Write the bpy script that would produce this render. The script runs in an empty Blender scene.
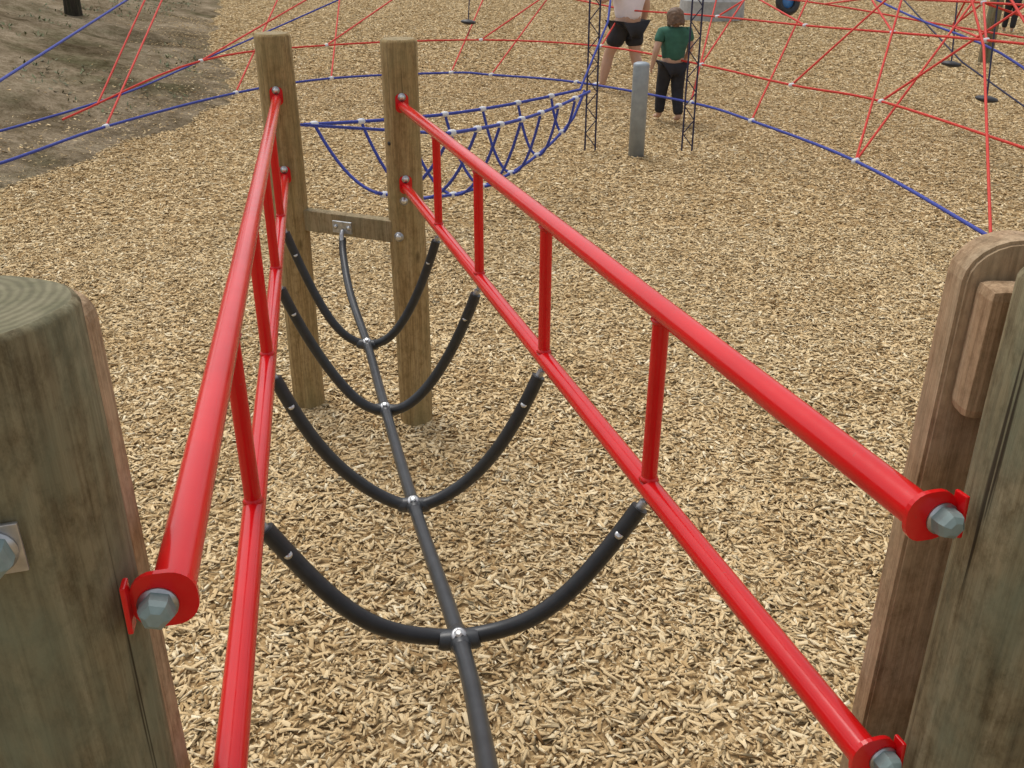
import bpy, bmesh, math, random
import numpy as np
from mathutils import Vector, Matrix, noise
random.seed(7); rng=np.random.default_rng(11)
scene=bpy.context.scene
COL=scene.collection
V=Vector
# ------------------------------------------------------------ materials
def new_mat(name):
    m=bpy.data.materials.new(name); m.use_nodes=True
    nt=m.node_tree; b=nt.nodes['Principled BSDF']
    return m,nt,b
def diff_mat(name):
    m=bpy.data.materials.new(name); m.use_nodes=True; nt=m.node_tree
    nt.nodes.remove(nt.nodes['Principled BSDF']); d=nt.nodes.new('ShaderNodeBsdfDiffuse')
    nt.links.new(d.outputs[0],nt.nodes['Material Output'].inputs['Surface']); return m,nt,d
def ramp(nt,fac,stops):
    r=nt.nodes.new('ShaderNodeValToRGB'); e=r.color_ramp.elements
    while len(e)<len(stops): e.new(0.5)
    for i,(p,c) in enumerate(stops):
        e[i].position=p; e[i].color=(*c,1) if len(c)==3 else c
    nt.links.new(fac,r.inputs[0]); return r
def coords(nt,scale=(1,1,1),kind='Object'):
    tc=nt.nodes.new('ShaderNodeTexCoord'); mp=nt.nodes.new('ShaderNodeMapping')
    mp.inputs['Scale'].default_value=scale
    nt.links.new(tc.outputs[kind],mp.inputs[0]); return mp.outputs[0]
def noise_n(nt,co,scale,detail=4,rough=.6,dist=0):
    n=nt.nodes.new('ShaderNodeTexNoise'); n.inputs['Scale'].default_value=scale
    n.inputs['Detail'].default_value=detail; n.inputs['Roughness'].default_value=rough; n.inputs['Distortion'].default_value=dist
    nt.links.new(co,n.inputs['Vector']); return n.outputs['Fac']
def mix(nt,fac,a,b,mode='MIX'):
    m=nt.nodes.new('ShaderNodeMix'); m.data_type='RGBA'; m.blend_type=mode
    for s,v in ((0,fac),(6,a),(7,b)):
        if hasattr(v,'links'): nt.links.new(v,m.inputs[s])
        elif s==0: m.inputs[0].default_value=v
        else: m.inputs[s].default_value=(*v,1)
    return m.outputs[2]
def bump(nt,b,h,strength=.3,dist=.01):
    n=nt.nodes.new('ShaderNodeBump'); n.inputs['Strength'].default_value=strength; n.inputs['Distance'].default_value=dist
    nt.links.new(h,n.inputs['Height']); nt.links.new(n.outputs[0],b.inputs['Normal'])
def simple(name,c,rough=.5,metal=0,var=.12,scale=20,coat=0,bumpd=0):
    m,nt,b=new_mat(name)
    f=noise_n(nt,coords(nt),scale,3)
    r=ramp(nt,f,[(.3,tuple(x*(1-var) for x in c)),(.7,tuple(min(1,x*(1+var)) for x in c))])
    nt.links.new(r.outputs[0],b.inputs['Base Color'])
    b.inputs['Roughness'].default_value=rough; b.inputs['Metallic'].default_value=metal
    b.inputs['Coat Weight'].default_value=coat; b.inputs['Coat Roughness'].default_value=.12
    if bumpd: bump(nt,b,f,.5,bumpd)
    return m
def wood(name,dark,mid,light,green=(.10,.11,.05),gamt=.4,fine=1.0,knots=True,crack=.31,rough_s=.8):
    m,nt,b=new_mat(name)
    co=coords(nt,(9*fine,9*fine,.55*fine)); f1=noise_n(nt,co,3,5,.65,.4)
    co2=coords(nt,(60*fine,60*fine,1.6)); f2=noise_n(nt,co2,3,4,.7)
    co3=coords(nt,(1,1,.45)); f3=noise_n(nt,co3,4.5,5,.7)
    co5=coords(nt,(1,1,.6)); f5=noise_n(nt,co5,42,5,.8)
    r=ramp(nt,f1,[(.28,dark),(.5,mid),(.72,light)])
    r2=ramp(nt,f2,[(.34,(.5,.45,.40)),(.56,(1,1,1))])
    c=mix(nt,.7,r.outputs[0],r2.outputs[0],'MULTIPLY')
    r5=ramp(nt,f5,[(.34,(.55,.52,.47)),(.56,(1,1,1))]); c=mix(nt,rough_s,c,r5.outputs[0],'MULTIPLY')
    g=ramp(nt,f3,[(.46,(0,0,0)),(.64,(gamt,gamt,gamt))])
    c=mix(nt,g.outputs[0],c,green)
    co4=coords(nt,(26*fine,26*fine,.35)); f4=noise_n(nt,co4,2.2,3,.5)
    ck=ramp(nt,f4,[(.0,(.9,.9,.9)),(crack-.025,(.9,.9,.9)),(crack,(0,0,0))])
    c=mix(nt,ck.outputs[0],c,(.025,.018,.010))
    if knots:
        vo=nt.nodes.new('ShaderNodeTexVoronoi'); vo.inputs['Scale'].default_value=2.6
        nt.links.new(coords(nt,(2.6,2.6,1)),vo.inputs['Vector'])
        kn=ramp(nt,vo.outputs['Distance'],[(.02,(.8,.8,.8)),(.06,(.45,.45,.45)),(.09,(0,0,0))])
        c=mix(nt,kn.outputs[0],c,tuple(x*.45 for x in dark))
    nt.links.new(c,b.inputs['Base Color']); b.inputs['Roughness'].default_value=.8
    b.inputs['Specular IOR Level'].default_value=.2
    bump(nt,b,f2,.55,.003)
    return m
M={}
M['post']=wood('treated_post_wood',(.22,.145,.060),(.37,.255,.115),(.46,.34,.175),(.23,.20,.09),.45,1.0,True,.33)
M['log']=wood('weathered_log_wood',(.120,.096,.054),(.225,.185,.105),(.31,.265,.165),(.17,.19,.125),.7,.8,True,.335,1.0)
M['board']=wood('sawn_board_wood',(.32,.20,.11),(.46,.315,.19),(.54,.395,.26),(.36,.30,.19),.4,.9,True,.32,.9)
M['beam']=wood('crossbar_wood',(.22,.165,.085),(.34,.26,.145),(.43,.34,.21),(.24,.22,.13),.4,1,False)
m,nt,b=new_mat('red_powder_coat')
f=noise_n(nt,coords(nt),6,4,.6); r=ramp(nt,f,[(.3,(.54,.004,.006)),(.7,(.64,.007,.009))])
f2=noise_n(nt,coords(nt),60,3,.7); sc=ramp(nt,f2,[(.69,(0,0,0)),(.73,(1,1,1))])
c=mix(nt,sc.outputs[0],r.outputs[0],(.42,.03,.025)); nt.links.new(c,b.inputs['Base Color'])
rr=ramp(nt,f2,[(.3,(.12,)*3),(.7,(.26,)*3)]); nt.links.new(rr.outputs[0],b.inputs['Roughness'])
b.inputs['Specular IOR Level'].default_value=.42
M['red']=m
M['hose']=simple('black_rubber',(.016,.018,.020),.40,0,.3,30)
M['spine']=simple('worn_black_rubber',(.030,.033,.036),.38,0,.25,30)
M['galv']=simple('galvanised_steel',(.42,.43,.44),.38,.85,.25,60)
M['cap']=simple('grey_green_bolt_cap',(.20,.265,.255),.42,0,.2,40)
M['zinc']=simple('bright_bolt',(.62,.62,.6),.3,.9,.1,60)
def rope_mat(name,c):
    m,nt,b=new_mat(name)
    w=nt.nodes.new('ShaderNodeTexWave'); w.inputs['Scale'].default_value=30; w.inputs['Distortion'].default_value=2
    w.bands_direction='DIAGONAL'; nt.links.new(coords(nt),w.inputs['Vector'])
    r=ramp(nt,w.outputs['Fac'],[(.2,tuple(x*.7 for x in c)),(.8,tuple(min(1,x*1.15) for x in c))])
    nt.links.new(r.outputs[0],b.inputs['Base Color']); b.inputs['Roughness'].default_value=.7
    return m
M['blue']=rope_mat('blue_rope',(.035,.055,.32))
M['redrope']=rope_mat('red_rope',(.60,.035,.018))
M['darkrope']=rope_mat('navy_rope',(.022,.022,.06))
M['clamp']=simple('rope_clamp_plastic',(.62,.62,.64),.5,0,.1)
M['greypaint']=simple('grey_painted_steel',(.30,.34,.37),.5,.2,.12,12)
M['concrete']=simple('concrete',(.36,.36,.35),.9,0,.2,8,0,.01)
M['black']=simple('black_plastic',(.02,.02,.022),.5,0,.3)
M['bluepl']=simple('blue_plastic',(.05,.2,.5),.4)
M['skin']=simple('skin',(.48,.29,.20),.55,0,.06,8)
M['greentee']=simple('green_cotton',(.035,.12,.08),.9,0,.25,14)
M['pinktee']=simple('white_pink_cotton',(.78,.72,.75),.9,0,.06,14)
M['darkcloth']=simple('black_cotton',(.02,.02,.024),.9,0,.3,14)
M['bluecloth']=simple('blue_cotton',(.04,.12,.38),.9,0,.2,14)
M['hair']=simple('brown_hair',(.13,.07,.035),.6,0,.4,60)
M['eye']=simple('eye_dark',(.03,.02,.02),.2)
M['lip']=simple('lips',(.42,.16,.14),.5)
M['shoe']=simple('pale_shoe',(.6,.6,.58),.6)
M['bark']=wood('bark',(.02,.016,.012),(.045,.036,.028),(.09,.075,.055),(.05,.06,.03),.4)
m,nt,b=diff_mat('wood_chip')
at=nt.nodes.new('ShaderNodeAttribute'); at.attribute_name='tone'
r=ramp(nt,at.outputs['Fac'],[(0,(.24,.14,.06)),(.10,(.44,.295,.14)),(.4,(.62,.45,.24)),(.75,(.72,.56,.33)),(1,(.82,.70,.48))])
nt.links.new(r.outputs[0],b.inputs['Color'])
M['chip']=m
m,nt,b=diff_mat('chip_bed')
co=coords(nt); f=noise_n(nt,co,60,3,.7)
r=ramp(nt,f,[(.3,(.22,.135,.06)),(.5,(.40,.27,.13)),(.7,(.56,.40,.21))])
nt.links.new(r.outputs[0],b.inputs['Color']); M['bed']=m
m,nt,b=diff_mat('bare_dirt')
co=coords(nt); f=noise_n(nt,co,.7,5,.6); f2=noise_n(nt,co,5,6,.75); f3=noise_n(nt,co,30,4,.75); fgn=noise_n(nt,co,.45,4,.7)
r=ramp(nt,f,[(.34,(.135,.105,.066)),(.5,(.27,.215,.145)),(.66,(.37,.30,.21))])
gr=ramp(nt,fgn,[(.52,(0,0,0)),(.66,(.55,.55,.55))]); rc=mix(nt,gr.outputs[0],r.outputs[0],(.14,.14,.075))
r2=ramp(nt,f2,[(.36,(.55,.53,.48)),(.58,(1.0,1,1))])
c=mix(nt,1.0,rc,r2.outputs[0],'MULTIPLY')
r3=ramp(nt,f3,[(.38,(.6,.57,.52)),(.55,(1,1,1))]); c=mix(nt,.8,c,r3.outputs[0],'MULTIPLY')
g=ramp(nt,f3,[(.62,(0,0,0)),(.7,(.5,.5,.5))]); c=mix(nt,g.outputs[0],c,(.16,.11,.06))
nt.links.new(c,b.inputs['Color']); bump(nt,b,f2,.7,.08); M['dirt']=m

# ------------------------------------------------------------ mesh builder
class MB:
    def __init__(s): s.v=[];s.f=[];s.m=[];s.sm=[];s.mats=[]
    def mi(s,k):
        if k not in s.mats: s.mats.append(k)
        return s.mats.index(k)
    def add(s,vs,fs,mat,smooth=False):
        o=len(s.v); s.v+= [tuple(x) for x in vs]; i=s.mi(mat)
        for f in fs: s.f.append([o+a for a in f]); s.m.append(i); s.sm.append(smooth)
    def tube(s,pts,r,mat,seg=12,caps=True,r2=None):
        pts=[V(p) for p in pts]; n=len(pts); rings=[]
        t=(pts[1]-pts[0]).normalized(); up=V((0,0,1)) if abs(t.z)<.9 else V((1,0,0))
        u=t.cross(up).normalized()
        for i in range(n):
            if i==0: t=(pts[1]-pts[0])
            elif i==n-1: t=(pts[-1]-pts[-2])
            else: t=(pts[i+1]-pts[i-1])
            t.normalize(); u=(u-t*u.dot(t)).normalized(); w=t.cross(u)
            rr=r[i] if isinstance(r,(list,tuple)) else r
            rings.append([pts[i]+(u*math.cos(2*math.pi*k/seg)+w*math.sin(2*math.pi*k/seg))*rr for k in range(seg)])
        vs=[p for R in rings for p in R]; fs=[]
        for i in range(n-1):
            for k in range(seg):
                a=i*seg+k;b_=i*seg+(k+1)%seg; fs.append([a,b_,b_+seg,a+seg])
        s.add(vs,fs,mat,True)
        if caps:
            s.add(rings[0],[list(range(seg))[::-1]],mat); s.add(rings[-1],[list(range(seg))],mat)
    def box(s,c,size,mat,rot=None,bev=0.0):
        bm=bmesh.new(); bmesh.ops.create_cube(bm,size=1)
        bmesh.ops.scale(bm,vec=size,verts=bm.verts)
        if bev: bmesh.ops.bevel(bm,geom=bm.edges[:],offset=bev,segments=2,affect='EDGES',profile=.6)
        mt=Matrix.Translation(V(c))@(rot.to_4x4() if rot else Matrix())
        bm.transform(mt); bm.verts.index_update()
        s.add([v.co[:] for v in bm.verts],[[v.index for v in f.verts] for f in bm.faces],mat); bm.free()
    def lathe(s,c,axis,prof,mat,seg=16,smooth=True,ux=None):
        axis=V(axis).normalized(); u=axis.orthogonal().normalized() if ux is None else (V(ux)-axis*V(ux).dot(axis)).normalized()
        w=axis.cross(u); c=V(c); vs=[];fs=[]
        for (rad,h) in prof:
            for k in range(seg):
                a=2*math.pi*k/seg; vs.append(c+axis*h+(u*math.cos(a)+w*math.sin(a))*rad)
        for i in range(len(prof)-1):
            for k in range(seg):
                a=i*seg+k;b_=i*seg+(k+1)%seg; fs.append([a,b_,b_+seg,a+seg])
        fs.append(list(range(seg))[::-1]); n=(len(prof)-1)*seg; fs.append([n+k for k in range(seg)])
        s.add(vs,fs,mat,smooth)
    def torus(s,c,axis,R,r,mat,seg=24,s2=10):
        axis=V(axis).normalized();u=axis.orthogonal().normalized();w=axis.cross(u)
        pts=[V(c)+(u*math.cos(2*math.pi*k/seg)+w*math.sin(2*math.pi*k/seg))*R for k in range(seg+1)]
        s.tube(pts,r,mat,s2,False)
    def obj(s,name,parent=None,origin=None):
        me=bpy.data.meshes.new(name); vs=s.v
        if origin is not None: vs=[(a-origin[0],b-origin[1],c-origin[2]) for a,b,c in vs]
        me.from_pydata(vs,[],s.f)
        for k in s.mats: me.materials.append(M[k])
        me.polygons.foreach_set('material_index',s.m); me.polygons.foreach_set('use_smooth',s.sm); me.update()
        o=bpy.data.objects.new(name,me); COL.objects.link(o)
        if origin is not None: o.location=origin
        if parent: o.parent=parent
        return o
def empty(name,loc=(0,0,0)):
    e=bpy.data.objects.new(name,None); COL.objects.link(e); e.empty_display_size=.2; return e
def spline(pts,n=8):
    pts=[V(p) for p in pts]; P=[2*pts[0]-pts[1]]+pts+[2*pts[-1]-pts[-2]]; out=[]
    for i in range(1,len(P)-2):
        for k in range(n):
            t=k/n;a,b,c,d=P[i-1],P[i],P[i+1],P[i+2]
            out.append(.5*((2*b)+(c-a)*t+(2*a-5*b+4*c-d)*t*t+(3*b-a-3*c+d)*t**3))
    out.append(pts[-1]); return out
def lerp(a,b,t): return V(a)*(1-t)+V(b)*t

# ------------------------------------------------------------ camera
cam=bpy.data.cameras.new('camera'); co=bpy.data.objects.new('camera',cam); COL.objects.link(co)
cam.sensor_width=36; cam.lens=36*947/1024; cam.clip_end=600; cam.clip_start=.02
co.location=(0,0,2.284)
co.rotation_euler=(Matrix.Rotation(math.radians(90-26.22),3,'X')@Matrix.Rotation(math.radians(.2),3,'Z')).to_euler()
scene.camera=co

# ------------------------------------------------------------ ground
XB=[(-20,-8),(0,-6.5),(6,-5.4),(8.8,-4.82),(11.2,-4.25),(13.4,-3.95),(16,-4.6),(19,-5.9),(31,-9),(60,-14),(120,-24)]
def xb(y):
    for (a,p),(b_,q) in zip(XB,XB[1:]):
        if y<=b_: return p+(q-p)*max(0,(y-a)/(b_-a))
    return XB[-1][1]
mb=MB(); mb.add([(-200,-60,0),(200,-60,0),(200,300,0),(-200,300,0)],[[0,1,2,3]],'bed'); mb.obj('ground')
def bank_z(x,y,d):
    z=.035+(0 if d<=0 else min(.17*d+.012*d*d,3.2))
    if d>0: z+=noise.noise(V((x*.7,y*.7,0)))*.12*min(1,d)+noise.noise(V((x*2.5,y*2.5,7)))*.06*min(1,d*2)+noise.noise(V((x*7,y*7,2)))*.02*min(1,d*3)
    return z
mb=MB(); ds=[-.35,-.12,0,.12,.3]+[.5+.22*i for i in range(36)]+[8.8,9.6,10.5,11.5,12.5,14,16,18,20,25,30,60]; ys=[-15+.5*i for i in range(38)]+[4+.22*i for i in range(110)]+[28.5+.8*i for i in range(24)]+[50+6*i for i in range(14)]
vs=[]
for y in ys:
    for d in ds:
        w=noise.noise(V((0,y*.9,3)))*.28+noise.noise(V((5,y*3,3)))*.12+noise.noise(V((9,y*9,3)))*.05
        x=xb(y)+w-d
        z=bank_z(x,y,d) if d>=0 else (-.06 if d<-.2 else 0)
        vs.append((x,y,z))
n=len(ds); fs=[[j*n+i,j*n+i+1,(j+1)*n+i+1,(j+1)*n+i] for j in range(len(ys)-1) for i in range(n-1)]
mb.add(vs,fs,'dirt',True); mb.obj('dirt_bank')
def chip_mesh(name,S,count,smin=.015,smax=.050,big=1.0):
    n=count
    L=rng.uniform(smin,smax,n)*rng.choice([.45,1,1.3],n,p=[.40,.44,.16])*big; Wd=L*rng.uniform(.18,.5,n); Wd=np.clip(Wd,.004*big,.015*big); T=rng.uniform(.001,.003,n)
    base=np.array([[-1,-.7,-1],[1,-.5,-1],[.9,.8,-1],[-.8,1,-1],[-.9,-.8,1],[1,-.6,1],[.8,.7,1],[-1,.9,1]],float)*.5
    v=base[None]*np.stack([L,Wd,T],1)[:,None,:]
    v+=rng.normal(0,1,v.shape)*np.stack([L*.08,Wd*.16,T*.1],1)[:,None,:]
    ya=rng.uniform(0,2*np.pi,n); pi=rng.normal(0,.15,n); ro=rng.normal(0,.26,n)
    cx,sx=np.cos(ro),np.sin(ro); cy,sy=np.cos(pi),np.sin(pi); cz,sz=np.cos(ya),np.sin(ya)
    x,y,z=v[...,0],v[...,1],v[...,2]
    y,z=y*cx[:,None]-z*sx[:,None],y*sx[:,None]+z*cx[:,None]
    x,z=x*cy[:,None]+z*sy[:,None],-x*sy[:,None]+z*cy[:,None]
    x,y=x*cz[:,None]-y*sz[:,None],x*sz[:,None]+y*cz[:,None]
    px=rng.uniform(-S/2,S/2,n);py=rng.uniform(-S/2,S/2,n)
    pz=.003+rng.beta(1.6,1.4,n)*.013
    v=np.stack([x+px[:,None],y+py[:,None],z+pz[:,None]],-1).reshape(-1,3)
    q=np.array([[4,5,6,7],[0,1,5,4],[1,2,6,5],[2,3,7,6],[3,0,4,7]])
    f=(q[None]+(np.arange(n)*8)[:,None,None]).reshape(-1)
    me=bpy.data.meshes.new(name); me.vertices.add(n*8); me.vertices.foreach_set('co',v.ravel())
    me.loops.add(len(f)); me.loops.foreach_set('vertex_index',f.astype(np.int32))
    me.polygons.add(n*5); me.polygons.foreach_set('loop_start',np.arange(0,n*20,4,dtype=np.int32)); me.polygons.foreach_set('loop_total',np.full(n*5,4,dtype=np.int32))
    me.update(calc_edges=True); me.validate()
    ph=rng.uniform(0,6,4)
    low=np.sin(px*2.2*np.pi+ph[0]+1.5*np.sin(py*3+ph[1]))*np.sin(py*1.7*np.pi+ph[2]+1.2*np.sin(px*4+ph[3]))
    edge=np.clip((1-np.abs(px))*4,0,1)*np.clip((1-np.abs(py))*4,0,1)
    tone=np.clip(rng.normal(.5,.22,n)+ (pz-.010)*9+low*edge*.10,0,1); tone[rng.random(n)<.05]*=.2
    a=me.attributes.new('tone','FLOAT','POINT'); a.data.foreach_set('value',np.repeat(tone,8).astype(np.float32))
    me.materials.append(M['chip']); return me
S=2.0
patches=[chip_mesh('chip_patch_%d'%i,S+.06,24000) for i in range(3)]
far=[chip_mesh('chip_patch_mid_%d'%i,S+.06,10000,.016,.05,1.2) for i in range(2)]
far2=[chip_mesh('chip_patch_far_%d'%i,S+.06,4500,.02,.05,1.6) for i in range(2)]
wc=empty('wood_chips'); k=0
for iy in range(0,19):
    for ix in range(-11,12):
        x=ix*S; y=iy*S+.5
        if abs(x)>(y+1.5)*.62+2.2: continue
        if x+1.0<xb(y)-1.0: continue
        o=bpy.data.objects.new('chip_patch',random.choice(patches if y<8 else far if y<15 else far2)); COL.objects.link(o); o.parent=wc
        o.location=(x,y,random.uniform(-.0005,.0005)); o.rotation_euler[2]=random.randrange(4)*math.pi/2; k+=1
bmn=chip_mesh('stray_chips',1.0,4200)
co_=np.empty(len(bmn.vertices)*3); bmn.vertices.foreach_get('co',co_); co_=co_.reshape(-1,8,3)
cen=co_.mean(1)
for i in range(len(co_)):
    y=random.uniform(7,24); d=abs(random.gauss(0,.7)); x=xb(y)-d+.1
    z=bank_z(x,y,d)+.02
    co_[i]+= np.array([x,y,z])-cen[i]
bmn.vertices.foreach_set('co',co_.ravel()); bmn.update()
o=bpy.data.objects.new('stray_chips',bmn); COL.objects.link(o); o.parent=wc

# ------------------------------------------------------------ bridge rails
FL=V((-1.046,4.319,1.562)); FR=V((-.476,4.152,1.562)); NL=V((-.312,.695,1.724)); NR=V((.431,.831,1.724))
SEP=.35; TS=[.223,.412,.611,.803]; RR=.0203
def P(side,t,low=0):
    a,b_=(FL,NL) if side=='L' else (FR,NR)
    p=lerp(a,b_,t); p.z-=SEP*low; return p
def hexcap(mb,c,ax,s=1,mat='cap'):
    mb.lathe(c,ax,[(.021*s,0),(.021*s,.003*s)],'galv',20)
    mb.lathe(V(c)+V(ax).normalized()*.003*s,ax,[(.0185*s,0),(.0185*s,.013*s),(.016*s,.020*s),(.009*s,.025*s)],mat,6,False)
def bolt(mb,c,ax,s=1):
    mb.lathe(c,ax,[(.017*s,0),(.017*s,.003*s)],'galv',16)
    mb.lathe(V(c)+V(ax).normalized()*.003*s,ax,[(.011*s,0),(.011*s,.007*s),(.008*s,.010*s),(.003*s,.011*s)],'zinc',10)
for side in 'LR':
    e=empty('red_handrail')
    mb=MB()
    for low in (0,1):
        a=P(side,0,low); b_=P(side,1,low); d=(b_-a).normalized()
        mb.tube([a+d*.02,lerp(a,b_,.25),lerp(a,b_,.5),lerp(a,b_,.75),b_],RR,'red',32)
    mb.obj('rails',e)
    mb=MB()
    for t in TS:
        a=P(side,t,0);b_=P(side,t,1); mb.tube([a+V((0,0,-.01)),lerp(a,b_,.5),b_+V((0,0,.01))],.0148,'red',18)
        for q,sg in ((a,-1),(b_,1)):
            mb.lathe(q+V((0,0,sg*(RR-.004))),(0,0,sg),[(.019,0),(.0165,.004),(.0150,.008)],'red',18)
    mb.obj('balusters',e)
    mb=MB(); out=-1 if side=='L' else 1
    for low in (0,1):
        a=P(side,0,low); b_=P(side,1,low); d=(b_-a).normalized()
        rgt=d.cross(V((0,0,1))).normalized()*1.0; upv=rgt.cross(d).normalized()
        R=Matrix((rgt,upv,d)).transposed()
        def plate(c,w,h,th,rad):
            pts=[]
            for cx,cy,a0 in ((w/2-rad,h/2-rad,0),(-w/2+rad,h/2-rad,90),(-w/2+rad,-h/2+rad,180),(w/2-rad,-h/2+rad,270)):
                for q in range(7):
                    an=math.radians(a0+15*q); pts.append((cx+rad*math.cos(an),cy+rad*math.sin(an)))
            n=len(pts); v0=[c+R@V((x,y,-th/2)) for x,y in pts]+[c+R@V((x,y,th/2)) for x,y in pts]
            mb.add(v0,[list(range(n))[::-1],[n+i for i in range(n)]]+[[i,(i+1)%n,n+(i+1)%n,n+i] for i in range(n)],'red')
        ow=rgt if rgt.x*out>0 else -rgt
        plate(b_+d*.003+ow*.006,.060,.058,.006,.024)
        mb.box(b_+d*.009+ow*.037,(.005,.050,.018),'red',R,.0015)
        hexcap(mb,b_+d*.006+ow*(.019 if side=='R' else .012)-upv*.004,d,.88)
        plate(a+d*.016+upv*.012,.056,.078,.005,.020)
        bolt(mb,a+d*.019+upv*.037,d,1.0)
    mb.obj('end_flanges',e)

# rubber walkway
e=empty('rubber_rope_walkway'); HR=.0168
mids=[V((-.578,3.461,.753)),V((-.423,2.805,.805)),V((-.26,2.114,.884)),V((-.102,1.447,1.011))]
mbh=MB(); mbm=MB()
for t,mid in zip(TS,mids):
    for side in 'LR':
        top=P(side,t,1)+V((0,0,-RR-.030)); inn=(mid-top); inn.z=0; 
        top=top+inn.normalized()*.012
        pts=[]
        for k in range(0,19):
            s=1-k/18.; w=s**2.05
            q=lerp(mid,top,s); q.z=mid.z+(top.z-mid.z)*w
            q.y+= .008*math.sin(s*7+t*9)
            pts.append(q)
        mbh.tube(pts,HR,'hose',18)
        d0=(pts[0]-pts[1]).normalized()
        mbm.tube([pts[0]-d0*.002,pts[0]+d0*.016],.009,'galv',10)
        mbm.torus(pts[0]+d0*.024,(1,.3,0),.010,.0028,'galv',16,6)
        mbm.lathe(P(side,t,1)+V((0,0,-RR+.001)),(0,0,-1),[(.009,0),(.009,.006),(.004,.010),(.004,.016)],'galv',10)
        q=pts[2]; nrm=V((0,-.75,.65)); mbm.lathe(q+nrm.normalized()*(HR-.001),nrm,[(.0085,0),(.0085,.0025),(.003,.004)],'zinc',12)
    mbm.lathe(mid+V((0,-.45,1)).normalized()*(HR+.0030),(0,-.45,1),[(.0155,0),(.0155,.004),(.012,.006)],'galv',18)
    mbm.lathe(mid+V((0,-.45,1)).normalized()*(HR+.009),(0,-.45,1),[(.0095,0),(.0095,.005),(.005,.008)],'zinc',6,False)
sp=[V((-.782,4.20,.955)),V((-.765,4.10,.90)),V((-.70,3.85,.815))]+mids+[V((-.045,1.10,1.11)),V((-.01,.78,1.24))]
mbh.tube(spline([sp[0]]+sp[1:],10),HR,'spine',18)
for mid,t in zip(mids,TS):
    i=sp.index(mid); d=(sp[i+1]-sp[i-1]).normalized()
    mbh.tube([mid-d*.036,mid-d*.029,mid,mid+d*.029,mid+d*.036],[.0170,.0202,.0214,.0202,.0170],'spine',18)
    cr=(P('R',t,1)-P('L',t,1)); cr.z=0; cr.normalize()
    mbh.tube([mid-cr*.040+V((0,0,.0015)),mid-cr*.032,mid,mid+cr*.032,mid+cr*.040+V((0,0,.0015))],[.0172,.0198,.0205,.0198,.0172],'spine',18)
mbh.obj('hoses',e); mbm.obj('fittings',e)

def log_post(name,x,y,r,z0,z1,mat,chamf=.012,wob=.004,seg=40):
    mb=MB(); zs=[z0]+[z0+(z1-z0)*i/14 for i in range(1,14)]+[z1-chamf,z1-chamf*.3,z1]
    vs=[];ph=random.uniform(0,9)
    for i,z in enumerate(zs):
        rr=r*(1+.02*(z1-z)/(z1-z0)); 
        if i==len(zs)-2: rr-=chamf*.4
        if i==len(zs)-1: rr-=chamf
        for k in range(seg):
            a=2*math.pi*k/seg; w=wob*noise.noise(V((math.cos(a)*1.5,math.sin(a)*1.5,z*1.2+ph)))*2
            vs.append((x+(rr+w)*math.cos(a),y+(rr+w)*math.sin(a),z))
    fs=[[i*seg+k,i*seg+(k+1)%seg,(i+1)*seg+(k+1)%seg,(i+1)*seg+k] for i in range(len(zs)-1) for k in range(seg)]
    mb.add(vs,fs,mat,True); top=(len(zs)-1)*seg
    mb.add(vs[top:top+seg],[list(range(seg))],mat+'_end')
    return mb
for k,(a,b_) in (('post',((.24,.17,.075),(.40,.30,.16))),('log',((.150,.130,.070),(.21,.185,.105)))):
    m,nt,b=new_mat(k+'_end_grain')
    tc=nt.nodes.new('ShaderNodeTexCoord'); mp=nt.nodes.new('ShaderNodeMapping'); mp.inputs['Scale'].default_value=(1,1,0); mp.inputs['Location'].default_value=(.02,-.015,0); nt.links.new(tc.outputs['Object'],mp.inputs[0])
    w=nt.nodes.new('ShaderNodeTexWave'); w.wave_type='RINGS'; w.rings_direction='SPHERICAL'; w.inputs['Scale'].default_value=38; w.inputs['Distortion'].default_value=2.5; w.inputs['Detail'].default_value=4; w.inputs['Detail Scale'].default_value=1.5
    nt.links.new(mp.outputs[0],w.inputs['Vector']); f=noise_n(nt,tc.outputs['Object'],30,6,.7)
    r=ramp(nt,w.outputs['Fac'],[(.1,a),(.9,b_)]); r2=ramp(nt,f,[(.35,(.55,.58,.46)),(.62,(1,1,1))])
    nt.links.new(mix(nt,.8,r.outputs[0],r2.outputs[0],'MULTIPLY'),b.inputs['Base Color']); b.inputs['Roughness'].default_value=.85
    bump(nt,b,f,.4,.004); M[k+'_end']=m
PL=(FL.x-.012,FL.y+.080); PR=(FR.x-.008,FR.y+.070)
mb=log_post('timber_post',PL[0],PL[1],.080,-.05,1.828,'post'); mb.obj('timber_post',origin=(PL[0],PL[1],0))
mb=log_post('timber_post',PR[0],PR[1],.080,-.05,1.826,'post')
bolt(mb,V((PR[0]+.0,PR[1]-.080,1.15)),(0,-1,0),1.1); bolt(mb,V((PR[0]-.03,PR[1]-.078,.985)),(-.2,-1,0),1.3)
mb.lathe((PR[0]-.055,PR[1]-.062,1.40),(-.6,-.8,0),[(.009,0),(.009,.001)],'black',12)
mb.obj('timber_post',origin=(PR[0],PR[1],0))
a=V((PL[0]+.07,PL[1]-.01,.995)); b_=V((PR[0]-.07,PR[1]-.01,.995)); d=(b_-a).normalized(); R=Matrix((d,V((0,0,1)).cross(d),V((0,0,1)))).transposed()
mb=MB(); mid=(a+b_)/2; mb.box(mid,((b_-a).length+.06,.055,.10),'beam',R,.005)
c=V((-.782,4.232,.995)); mb.box(c+V((0,-.012,.01)),(.10,.010,.055),'galv',R,.002)
for sx in (-.034,.034): bolt(mb,c+d*sx+V((0,-.018,.012)),(0,-1,0),.7)
mb.tube([c+V((.0,-.02,-.005)),c+V((0,-.045,-.02)),c+V((0,-.05,-.045))],.011,'galv',10)
mb.obj('timber_crossbar',origin=tuple(mid))

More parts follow.
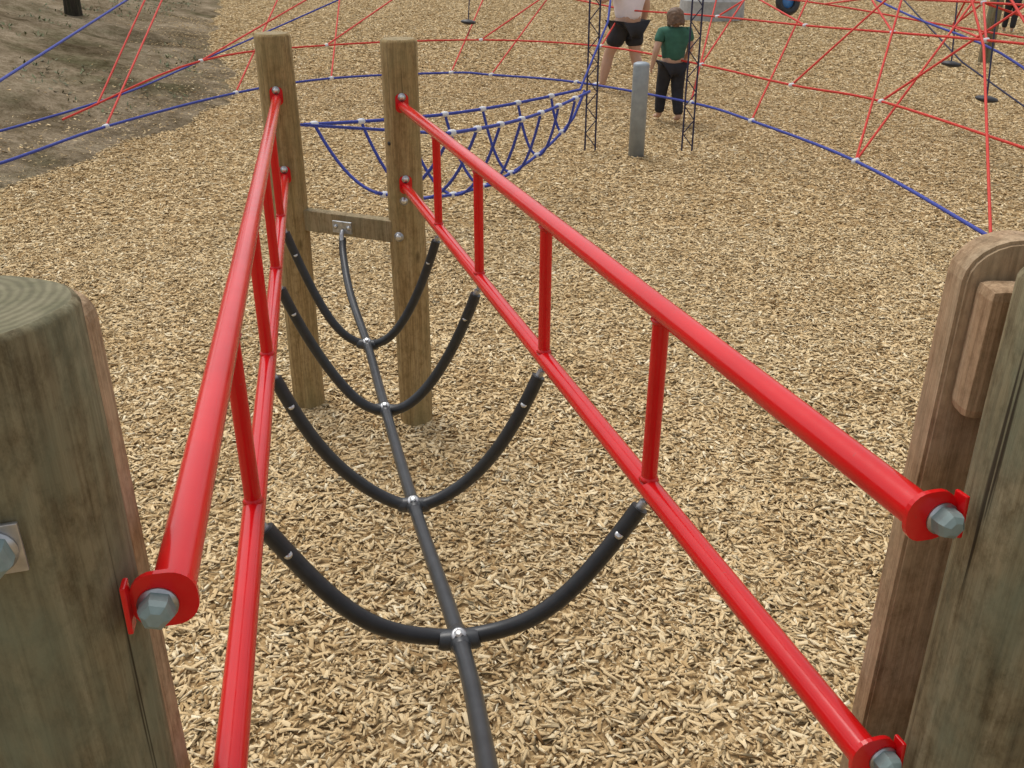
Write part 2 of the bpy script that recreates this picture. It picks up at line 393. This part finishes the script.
LX,LY=-.440,.70; RX,RY=.572,.83
mb=log_post('timber_log',LX,LY,.085,-.05,2.005,'log',.006,.004,64)
ax=V((.30,-.95,0)).normalized()
R=Matrix((V((0,0,1)).cross(ax),V((0,0,1)),ax)).transposed()
c=V((LX,LY,1.830))+ax*.0865; mb.box(c,(.046,.046,.004),'galv',R,.001); hexcap(mb,c+ax*.002,ax,.95)
mb.obj('timber_log',origin=(LX,LY,0))
mb=log_post('timber_log',RX,RY,.088,-.05,1.985,'log',.010,.004,64); mb.obj('timber_log',origin=(RX,RY,0))
def board(x0,x1,y0,y1,ztop,extra=None):
    mb=MB(); w=x1-x0; r=w*.5; pts=[(x0,-.05),(x1,-.05)]
    for q in range(0,13):
        an=math.pi*q/12; pts.append(((x0+x1)/2+math.cos(an)*w/2, ztop-r*.8+math.sin(an)*r*.8))
    n=len(pts); bm=bmesh.new(); va=[bm.verts.new((x,y0,z)) for x,z in pts]; vb=[bm.verts.new((x,y1,z)) for x,z in pts]
    bm.faces.new(va); bm.faces.new(vb[::-1])
    for i in range(n): bm.faces.new([va[i],vb[i],vb[(i+1)%n],va[(i+1)%n]])
    bmesh.ops.recalc_face_normals(bm,faces=bm.faces[:])
    ed=[e for e in bm.edges if (abs(e.verts[0].co.y-e.verts[1].co.y)<1e-6 and max(v.co.z for v in e.verts)>0)]
    bmesh.ops.bevel(bm,geom=ed,offset=.004,segments=2,affect='EDGES'); bm.verts.index_update()
    mb.add([v.co[:] for v in bm.verts],[[v.index for v in f.verts] for f in bm.faces],'board'); bm.free()
    if extra: mb.box(*extra)
    return mb.obj('timber_board',origin=((x0+x1)/2,(y0+y1)/2,0))
board(.478,.590,.948,.993,1.984)
board(-.470,-.396,.800,.845,1.972)
mb=MB(); mb.box((.560,.926,1.870),(.142,.042,.150),'board',None,.012); mb.obj('timber_block',origin=(.56,.926,1.87))
e=empty('timber_platform'); mb=MB()
for i in range(9): mb.box((.06,.50-.145*i,1.05),(.62,.138,.04),'board',None,.004)
mb.obj('deck',e); mb=MB(); mb.box((.06,.59,1.0),(.7,.04,.14),'beam',None,.004); mb.box((.06,.80,1.24),(.84,.05,.10),'beam',None,.004)
for x in (-.3,.42):
    mb.tube([(x,-.7,-.05),(x,-.7,1.02)],.06,'log',16)
mb.obj('frame',e)

# ------------------------------------------------------------ climbing net
def pm(L): return [V((a/100,b/100,c/100)) for a,b,c in L]
E=pm([(-465,762,35),(-417,986,35),(-339,1195,35),(-243,1315,35),(-86,1369,35),(-30,1351,35),(83,1289,35),(208,1139,35),(254,1029,35),(305,844,35),(324,620,35)])
Rg=pm([(-383,893,75),(-370,1175,75),(-249,1331,75),(-45,1399,75),(117,1331,75),(220,1158,75),(286,1009,75),(345,914,75),(388,685,75)])
T=pm([(-466,1400,152),(-353,1600,141),(-284,1700,136),(-157,1750,133),(-36,1700,136),(79,1700,136),(199,1600,141),(303,1500,147),(383,1300,158),(421,1100,169),(419,950,177),(506,950,177)])
e=empty('climbing_net'); apex=V((2.0,19,7.5)); rb=.0115
mb=MB(); mb.tube(spline([V((-6.2,5.2,.3))]+E+[V((3.4,4.6,.3))],6),.0145,'blue',8)
mb.tube(spline(pm([(-560,700,40),(-471,1100,39),(-440,1400,46),(-270,1700,113)]),6),.013,'blue',8)
mb.tube([(-3.6,6.2,.8),(-4.14,7,.97),(-5.09,14,1.37),(-5.3,16.5,1.6)],.013,'blue',8)
mb.obj('edge_ropes',e)
mb=MB()
mb.tube(spline([V((-4.6,9.86,.42))]+Rg[1:]+[V((4.1,5.2,.8))],6),rb,'redrope',8)
def cl(mbx,p,ax=(0,0,1),s=1): mbx.lathe(V(p)-V(ax).normalized()*.035*s,ax,[(.013,0),(.024*s,.008*s),(.027*s,.035*s),(.024*s,.062*s),(.013,.07*s)],'clamp',10)
links=[(E[1],T[0]),(V((-4.66,10.9,.39)),V((-4.9,14.2,1.6))),(E[2],T[1]),(E[3],T[2]),(E[4],T[4]),(E[5],T[5]),(Rg[3],V((.9,17,1.36))),(E[7],T[7]),(Rg[5],V((3.3,14,1.5))),
 (E[8],T[8]),(E[9],T[9]),(E[9],V((4.9,10.6,1.72))),(E[10],V((4.05,8.6,1.30))),(V((4.05,8.6,1.30)),T[10]),(Rg[7],T[11]),(Rg[6],T[9]),(V((4.15,6.6,.78)),V((4.3,9.0,1.75))),(Rg[1],T[2]),(Rg[2],T[3]),(Rg[4],T[6])]
for a,b_ in links: mb.tube([a,b_],rb,'redrope',7)
for t in T: mb.tube([t,apex],rb,'redrope',6)
S1=[V((1.6,14.3,1.12)),V((2.6,12.9,1.16)),V((3.3,11.4,1.20)),V((3.85,10.2,1.25)),V((4.2,8.9,1.32)),V((4.8,7.2,1.38))]
S2=[V((.3,16.2,1.25)),V((1.9,15.4,1.3)),V((3.2,13.7,1.36)),V((4.2,12.0,1.45)),V((4.8,10.4,1.52)),V((5.6,9,1.55))]
S3=[V((2.9,16,1.3)),V((4.4,14.4,1.2)),V((5.4,12.4,1.1)),V((6.6,10.6,1.0)),V((7.5,10,.9))]
for s_ in (S1,S2,S3): mb.tube(spline(s_,5),rb,'redrope',7)
for a,b_ in ((S1[0],S2[0]),(S1[1],S2[2]),(S1[2],S2[2]),(S1[3],S2[3]),(S1[4],S2[4]),(S1[4],S3[2]),(S2[3],S3[1]),(S2[4],S3[2]),(S2[4],S3[3]),(S3[3],V((5.2,9.0,1.75))),(S3[2],V((5.0,11,1.85)))): mb.tube([a,b_],rb,'redrope',7)
mb.tube([(-2.3,17.2,1.33),(-3.7,16.1,1.42)],rb,'redrope',7)
mb.obj('red_ropes',e)
mb=MB()
mb.tube(spline([V((4.3,14.5,1.62)),V((4.75,12.2,1.25)),V((5.0,10.2,1.05)),V((5.3,8.6,.6)),V((5.9,7.5,.35))],5),.013,'blue',8)
mb.tube([(5.4,15,1.5),(5.2,11.5,.8),(5.5,9.9,.4)],.010,'darkrope',7)
mb.obj('inner_ropes',e)
mb=MB()
for p in E[1:-1]: cl(mb,p,(1,.2,.3),1)
for p in Rg[1:-1]: cl(mb,p,(1,.2,.2),.8)
for p in S1[1:-1]+S2[1:-1]: cl(mb,p,(1,-.4,.2),.8)
mb.obj('rope_clamps',e)
mb=MB(); mb.lathe((5.0,25.6,-.05),(0,0,1),[(.82,0),(.80,.5),(.74,.58)],'concrete',28,False); mb.tube([(5.0,25.6,.5),(4.0,22,7.5)],.14,'greypaint',16); mb.obj('net_mast')

# ------------------------------------------------------------ blue rope bridge
e=empty('blue_rope_bridge'); mb=MB()
def pa(t): q=lerp(V((-1.52,7.0,.93)),V((.62,9.05,.86)),t); q.z-=.06*math.sin(math.pi*t); return q
def pb(t): q=lerp(V((-.45,6.45,.98)),V((.70,8.95,.86)),t); q.z-=.06*math.sin(math.pi*t); return q
def pc(t): q=(pa(t)+pb(t))/2; q.z=.86-.57*math.sin(math.pi*min(1,t*.86+.14))**.55; return q
mb.tube([pa(i/12) for i in range(13)],.013,'blue',8); mb.tube([pb(i/12) for i in range(13)],.013,'blue',8)
mb.tube([pc(i/16) for i in range(17)],.013,'blue',8)
mc=MB()
for t in (.03,.17,.31,.45,.59,.73,.87):
    for f in (pa,pb):
        top=f(t); c=pc(t); pts=[]
        for k in range(11):
            s=k/10; q=lerp(c,top,s); q.z=c.z+(top.z-c.z)*s**2.1; pts.append(q)
        mb.tube(pts,.012,'blue',8); cl(mc,top,(pa(1)-pa(0)),.9)
    cl(mc,pc(t),(pa(1)-pa(0)),.9)
mb.tube([pa(0),pa(0)+V((-.03,0,0)),pb(0)],.011,'blue',8)
mb.tube([pa(1),(.9,9.6,1.4),(1.6,14,4.5),tuple(apex)],.011,'blue',8)
mb.obj('ropes',e); mc.obj('clamps',e)
# ------------------------------------------------------------ rope ladders + post
for x in (.83,1.87):
    mb=MB(); y=10.4
    for sx in (-.055,.055): mb.tube([(x+sx,y-.15,.04),(x+sx*.97,y-.1,1.0),(x+sx,y,2.6),(x,y+.05,2.75)],.0095,'darkrope',8)
    z=.08;i=0
    while z<2.55:
        sg=1 if i%2 else -1
        mb.tube([(x-.055*sg,y-.15+.05*z,z),(x+.055*sg,y-.15+.05*z,z+.14)],.006,'darkrope',6)
        z+=.14;i+=1
    mb.tube([(x,y+.05,2.75),tuple(apex)],.011,'darkrope',8)
    mb.obj('rope_ladder')
mb=MB(); mb.lathe((1.315,10.15,-.05),(0,0,1),[(.084,0),(.084,.98),(.080,1.0),(.05,1.012)],'greypaint',24)
mb.obj('metal_post')
mb=MB(); mb.torus((5.12,19,.9),(.3,-1,.25),.19,.065,'black',28,12); mb.lathe((5.12,19.03,.9),(.3,-1,.25),[(.12,-.02),(.13,.0),(.12,.02)],'bluepl',20)
for sx in (-.16,.16): mb.tube([(5.12+sx,19,1.0),(5.12+sx*.5,19,2.6),tuple(apex)],.012,'black',6)
mb.obj('tyre_swing')
for (x,y,z) in ((5.08,11.5,.78),(4.85,10,.635),(-.67,15,.894)):
    mb=MB(); mb.lathe((x,y,z-.02),(.1,0,1),[(.02,-.02),(.10,0),(.115,.015),(.10,.035),(.03,.05)],'black',18)
    mb.tube([(x,y,z),(x+.04,y+.3,1.6),(x*.8+.4,y+2,3.2),tuple(apex)],.009,'darkrope',6)
    mb.obj('disc_swing')
mb=log_post('timber_post',8.35,17.6,.11,-.05,2.6,'log'); mb.obj('timber_post',origin=(8.35,17.6,0))
mb=MB(); tx,ty=-8.6,19.8; tz=bank_z(tx,ty,xb(ty)-tx)
mb.tube(spline([(tx-.05,ty,tz-.6),(tx,ty,tz),(tx+.05,ty,tz+1),(tx+.2,ty+.1,tz+2.4),(tx+.1,ty,tz+4)],4),[.24,.22,.20,.18,.17,.16,.16,.15,.15,.15,.14,.14,.13,.13,.12,.11,.10],'bark',14)
rl=random.Random(3); lv=[];lf=[]
for i in range(9):
    an=i*2.4; h=tz+2.4+i*.2; tip=V((tx+math.cos(an)*1.9,ty+math.sin(an)*1.9,h+1.2)); mb.tube(spline([(tx+.1,ty,h),lerp((tx+.1,ty,h),tip,.5)+V((0,0,.15)),tip],3),[.07,.06,.05,.045,.04,.03,.02],'bark',7)
    for j in range(420):
        p=tip+V((rl.gauss(0,.5),rl.gauss(0,.5),rl.gauss(0,.35))); u=V((rl.gauss(0,1),rl.gauss(0,1),rl.gauss(0,1))).normalized()*.05; w=u.orthogonal().normalized()*.025
        n=len(lv); lv+=[p-u,p+w,p+u,p-w]; lf.append([n,n+1,n+2,n+3])
M['leaf']=simple('leaf',(.05,.085,.03),.6,0,.4,3); mb.add(lv,lf,'leaf'); mb.obj('tree')
mb=MB(); lv=[];lf=[]
for j in range(3200):
    y=rl.uniform(9,30); d=rl.uniform(.4,7); x=xb(y)-d
    if noise.noise(V((x*.5,y*.5,4)))<.05: continue
    z=bank_z(x,y,d)
    for q in range(3):
        a=rl.uniform(0,6.28); l=rl.uniform(.03,.09); u=V((math.cos(a)*l,math.sin(a)*l,rl.uniform(.01,.07))); w=V((-math.sin(a),math.cos(a),0))*l*.18; p=V((x,y,z+.004))
        n=len(lv); lv+=[p-w,p+u*.5-w,p+u,p+u*.5+w]; lf.append([n,n+1,n+2,n+3])
M['weed']=simple('weed_leaf',(.10,.12,.045),.7,0,.5,2); mb.add(lv,lf,'weed'); mb.obj('weeds')

# ------------------------------------------------------------ people
def skin_mesh(name,nodes,edges,mat,parent,root=0,sub=2):
    me=bpy.data.meshes.new(name); me.from_pydata([n[0] for n in nodes],edges,[]); me.materials.append(M[mat])
    o=bpy.data.objects.new(name,me); COL.objects.link(o); o.parent=parent
    md=o.modifiers.new('skin','SKIN'); md.use_smooth_shade=True
    lay=me.skin_vertices[0].data
    for i,n in enumerate(nodes):
        r=n[1]; lay[i].radius=r if isinstance(r,tuple) else (r,r)
        lay[i].use_root=(i==root)
    s=o.modifiers.new('sub','SUBSURF'); s.levels=sub; s.render_levels=sub
    return o
def person(name,loc,h,heading,J,shirt,pants,sleeve=.55,pants_to=1.0,shoe=None,hairlen=.06,headtilt=.15,wide=1.0):
    e=empty(name); e.location=loc; e.rotation_euler[2]=heading; e.scale=(h*wide,h*wide,h)
    g=lambda k:J[k]
    body=[(g('pel'),.075),(g('waist'),.068),(g('chest'),(.085,.062)),(g('neck'),.03),(g('head0'),.032)]
    ed=[(0,1),(1,2),(2,3),(3,4)]
    for sd in 'LR':
        b0=len(body)
        body+=[(g('sh'+sd),.034),(g('el'+sd),.026),(g('wr'+sd),.017),(g('ha'+sd),(.020,.013))]
        ed+=[(2,b0),(b0,b0+1),(b0+1,b0+2),(b0+2,b0+3)]
        b1=len(body)
        body+=[(g('hi'+sd),.055),(g('kn'+sd),.036),(lerp(g('kn'+sd),g('an'+sd),.35)[:],.037),(g('an'+sd),.022),(lerp(g('an'+sd),g('to'+sd),.5)[:],.022),(g('to'+sd),.018)]
        ed+=[(0,b1)]+[(b1+i,b1+i+1) for i in range(5)]
    skin_mesh('body',body,ed,'skin',e)
    for sd in 'LR':
        ha=V(g('ha'+sd)); d=(ha-V(g('wr'+sd))).normalized(); fw=V((0,1,0)); fw=(fw-d*fw.dot(d)).normalized(); inn=V((1 if sd=='L' else -1,0,0))
        for i,(o_,ln) in enumerate(((-.0135,.036),(-.0045,.043),(.0045,.046),(.0135,.042))):
            a=ha+fw*o_-d*.004; b_=a+d*ln*.5; c=b_+(d+inn*.5).normalized()*ln*.5
            skin_mesh('finger',[(a[:],.0058),(b_[:],.0052),(c[:],.0042)],[(0,1),(1,2)],'skin',e,0,1)
        a=ha-d*.02+fw*.012; b_=a+(fw*.9+d*.6).normalized()*.02; c=b_+(fw*.4+d).normalized()*.018
        skin_mesh('thumb',[(a[:],.0065),(b_[:],.006),(c[:],.0048)],[(0,1),(1,2)],'skin',e,0,1)
    sh=[(lerp(g('pel'),g('waist'),.0)[:],(.100,.082)),(g('waist'),(.092,.074)),(g('chest'),(.104,.078)),(lerp(g('chest'),g('neck'),.8)[:],.055)]
    se=[(0,1),(1,2),(2,3)]
    for sd in 'LR':
        b0=len(sh); sh+=[(g('sh'+sd),.050),(lerp(g('sh'+sd),g('el'+sd),sleeve)[:],.040)]; se+=[(2,b0),(b0,b0+1)]
    skin_mesh('shirt',sh,se,shirt,e)
    pn=[(g('pel'),(.092,.078))]; pe=[]
    for sd in 'LR':
        b0=len(pn); pn+=[(g('hi'+sd),.068)]
        pe.append((0,b0))
        if pants_to>.5:
            pn+=[(g('kn'+sd),.050),(lerp(g('kn'+sd),g('an'+sd),(pants_to-.5)*2*.93)[:],.040)]; pe+=[(b0,b0+1),(b0+1,b0+2)]
        else:
            pn+=[(lerp(g('hi'+sd),g('kn'+sd),pants_to*2)[:],.060)]; pe+=[(b0,b0+1)]
    skin_mesh('trousers',pn,pe,pants,e)
    if shoe:
        for sd in 'LR': skin_mesh('shoe',[(g('an'+sd),.027),(lerp(g('an'+sd),g('to'+sd),.5)[:],.030),(g('to'+sd),.026)],[(0,1),(1,2)],shoe,e)
    hd=V(g('head')); 
    bm=bmesh.new(); bmesh.ops.create_uvsphere(bm,u_segments=28,v_segments=20,radius=1)
    for v in bm.verts:
        x,y,z=v.co; j=1-.22*max(0,-z)*(1 if y>-.2 else .6); v.co=V((x*.052*j,y*.062*(1-.10*max(0,-z)),z*.070))
        if y>.55 and abs(x)<.22 and -.30<z<.12: v.co.y+=.012*(1-abs(x)/.22)
        if y>.6 and .05<z<.3 and .2<abs(x)<.5: v.co.y-=.004
    R=Matrix.Rotation(-headtilt,4,'X'); bm.transform(Matrix.Translation(hd)@R); bm.verts.index_update()
    mb=MB(); mb.add([v.co[:] for v in bm.verts],[[v.index for v in f.verts] for f in bm.faces],'skin',True); bm.free()
    for sx in (-1,1):
        c=hd+R@V((sx*.052,-.002,-.005)); mb.lathe(c-V((sx*.006,0,0)),(sx,-.3,0),[(.010,0),(.015,.006),(.013,.011),(.006,.008)],'skin',12)
        c=hd+R@V((sx*.020,.056,.006)); mb.lathe(c,(0,1,0),[(.006,-.003),(.006,.0015),(.002,.003)],'eye',10)
    c=hd+R@V((0,.055,-.036)); mb.lathe(c,(0,1,0),[(.013,-.004),(.012,.003),(.004,.005)],'lip',12); mb.obj('head',e)
    bm=bmesh.new(); bmesh.ops.create_uvsphere(bm,u_segments=48,v_segments=32,radius=1); rem=[]
    for v in bm.verts:
        x,y,z=v.co; f=1+.07*noise.noise(V((x*6,y*6,z*1.5)))+.12*noise.noise(V((x*16,y*16,z*3)))
        if y>.2 and z<.45-.25*(1-y): rem.append(v); continue
        if z<-.80: rem.append(v); continue
        zz=z*.080 if z>0 else z*(.080+hairlen)
        k=1/max(.35,math.sqrt(1-min(.85,z*z))) if z<0 else 1
        k=min(k,1.35)
        v.co=V((x*.064*f*k,y*.074*f*k-.004,zz+ (.012*noise.noise(V((x*9,y*9,1))) if z<-.6 else 0)))
    bmesh.ops.delete(bm,geom=rem,context='VERTS'); bm.transform(Matrix.Translation(hd)@R); bm.verts.index_update()
    mb=MB(); mb.add([v.co[:] for v in bm.verts],[[v.index for v in f.verts] for f in bm.faces],'hair',True); bm.free(); mb.obj('hair',e)
    return e
def pose(**k):
    J=dict(pel=(0,0,.52),waist=(0,.0,.62),chest=(0,.0,.74),neck=(0,0,.835),head0=(0,.008,.87),head=(0,.012,.925),
      shL=(-.105,0,.795),elL=(-.145,-.01,.635),wrL=(-.15,.03,.50),haL=(-.15,.04,.465),
      shR=(.105,0,.795),elR=(.145,-.01,.635),wrR=(.15,.03,.50),haR=(.15,.04,.465),
      hiL=(-.052,0,.49),knL=(-.055,.01,.275),anL=(-.055,-.01,.045),toL=(-.06,.085,.022),
      hiR=(.052,0,.49),knR=(.055,.01,.275),anR=(.055,-.01,.045),toR=(.06,.085,.022))
    J.update(k); return J
person('child',(1.93,12.0,.02),1.32,math.radians(12),pose(knL=(-.055,.05,.28),anL=(-.06,.06,.045),toL=(-.06,.15,.022),knR=(.05,-.01,.275),anR=(.05,-.08,.045),toR=(.055,.0,.022),
   elL=(-.15,-.03,.64),wrL=(-.165,-.01,.51),haL=(-.168,0,.475),elR=(.14,.01,.64),wrR=(.13,.09,.54),haR=(.125,.11,.51),head=(0,.02,.92)),'greentee','darkcloth',.6,1.0,None,.03,.3,1.20)
person('woman',(1.62,14.3,.02),1.78,math.radians(35),pose(knL=(-.085,.07,.28),anL=(-.12,.08,.05),toL=(-.125,.17,.022),knR=(.06,-.02,.27),anR=(.08,-.11,.05),toR=(.08,-.03,.022),
   elL=(-.19,.03,.68),wrL=(-.21,.10,.80),haL=(-.215,.12,.84)),'pinktee','darkcloth',.5,.36,'shoe',.06,.1,1.26)
person('child',(11.0,22.4,.02),1.35,math.radians(-30),pose(knL=(-.055,.05,.28),anL=(-.06,.06,.045),toL=(-.06,.15,.022)),'bluecloth','darkcloth',.9,1.0,'shoe',.02,.1,1.1)

# ------------------------------------------------------------ light
w=bpy.data.worlds.new('World'); scene.world=w; w.use_nodes=True; nt=w.node_tree; bg=nt.nodes['Background']
sky=nt.nodes.new('ShaderNodeTexSky'); sky.sky_type='NISHITA'; sky.sun_disc=False
EL,AZ=math.radians(64),math.radians(-35)
sky.sun_elevation=EL; sky.sun_rotation=AZ; sky.dust_density=3; sky.air_density=1.2
hs=nt.nodes.new('ShaderNodeHueSaturation'); hs.inputs['Saturation'].default_value=.25; hs.inputs['Value'].default_value=1.2
nt.links.new(sky.outputs[0],hs.inputs['Color']); nt.links.new(hs.outputs[0],bg.inputs['Color']); bg.inputs['Strength'].default_value=.15
sl=bpy.data.lights.new('sun','SUN'); sl.energy=1.3; sl.angle=math.radians(28); sl.color=(1,.96,.89)
so=bpy.data.objects.new('sun',sl); COL.objects.link(so); so.location=(0,0,20)
dv=V((math.sin(AZ)*math.cos(EL),math.cos(AZ)*math.cos(EL),math.sin(EL))); so.rotation_euler=dv.to_track_quat('Z','Y').to_euler()
scene.view_settings.view_transform='Standard'; scene.view_settings.look='None'; scene.view_settings.exposure=0
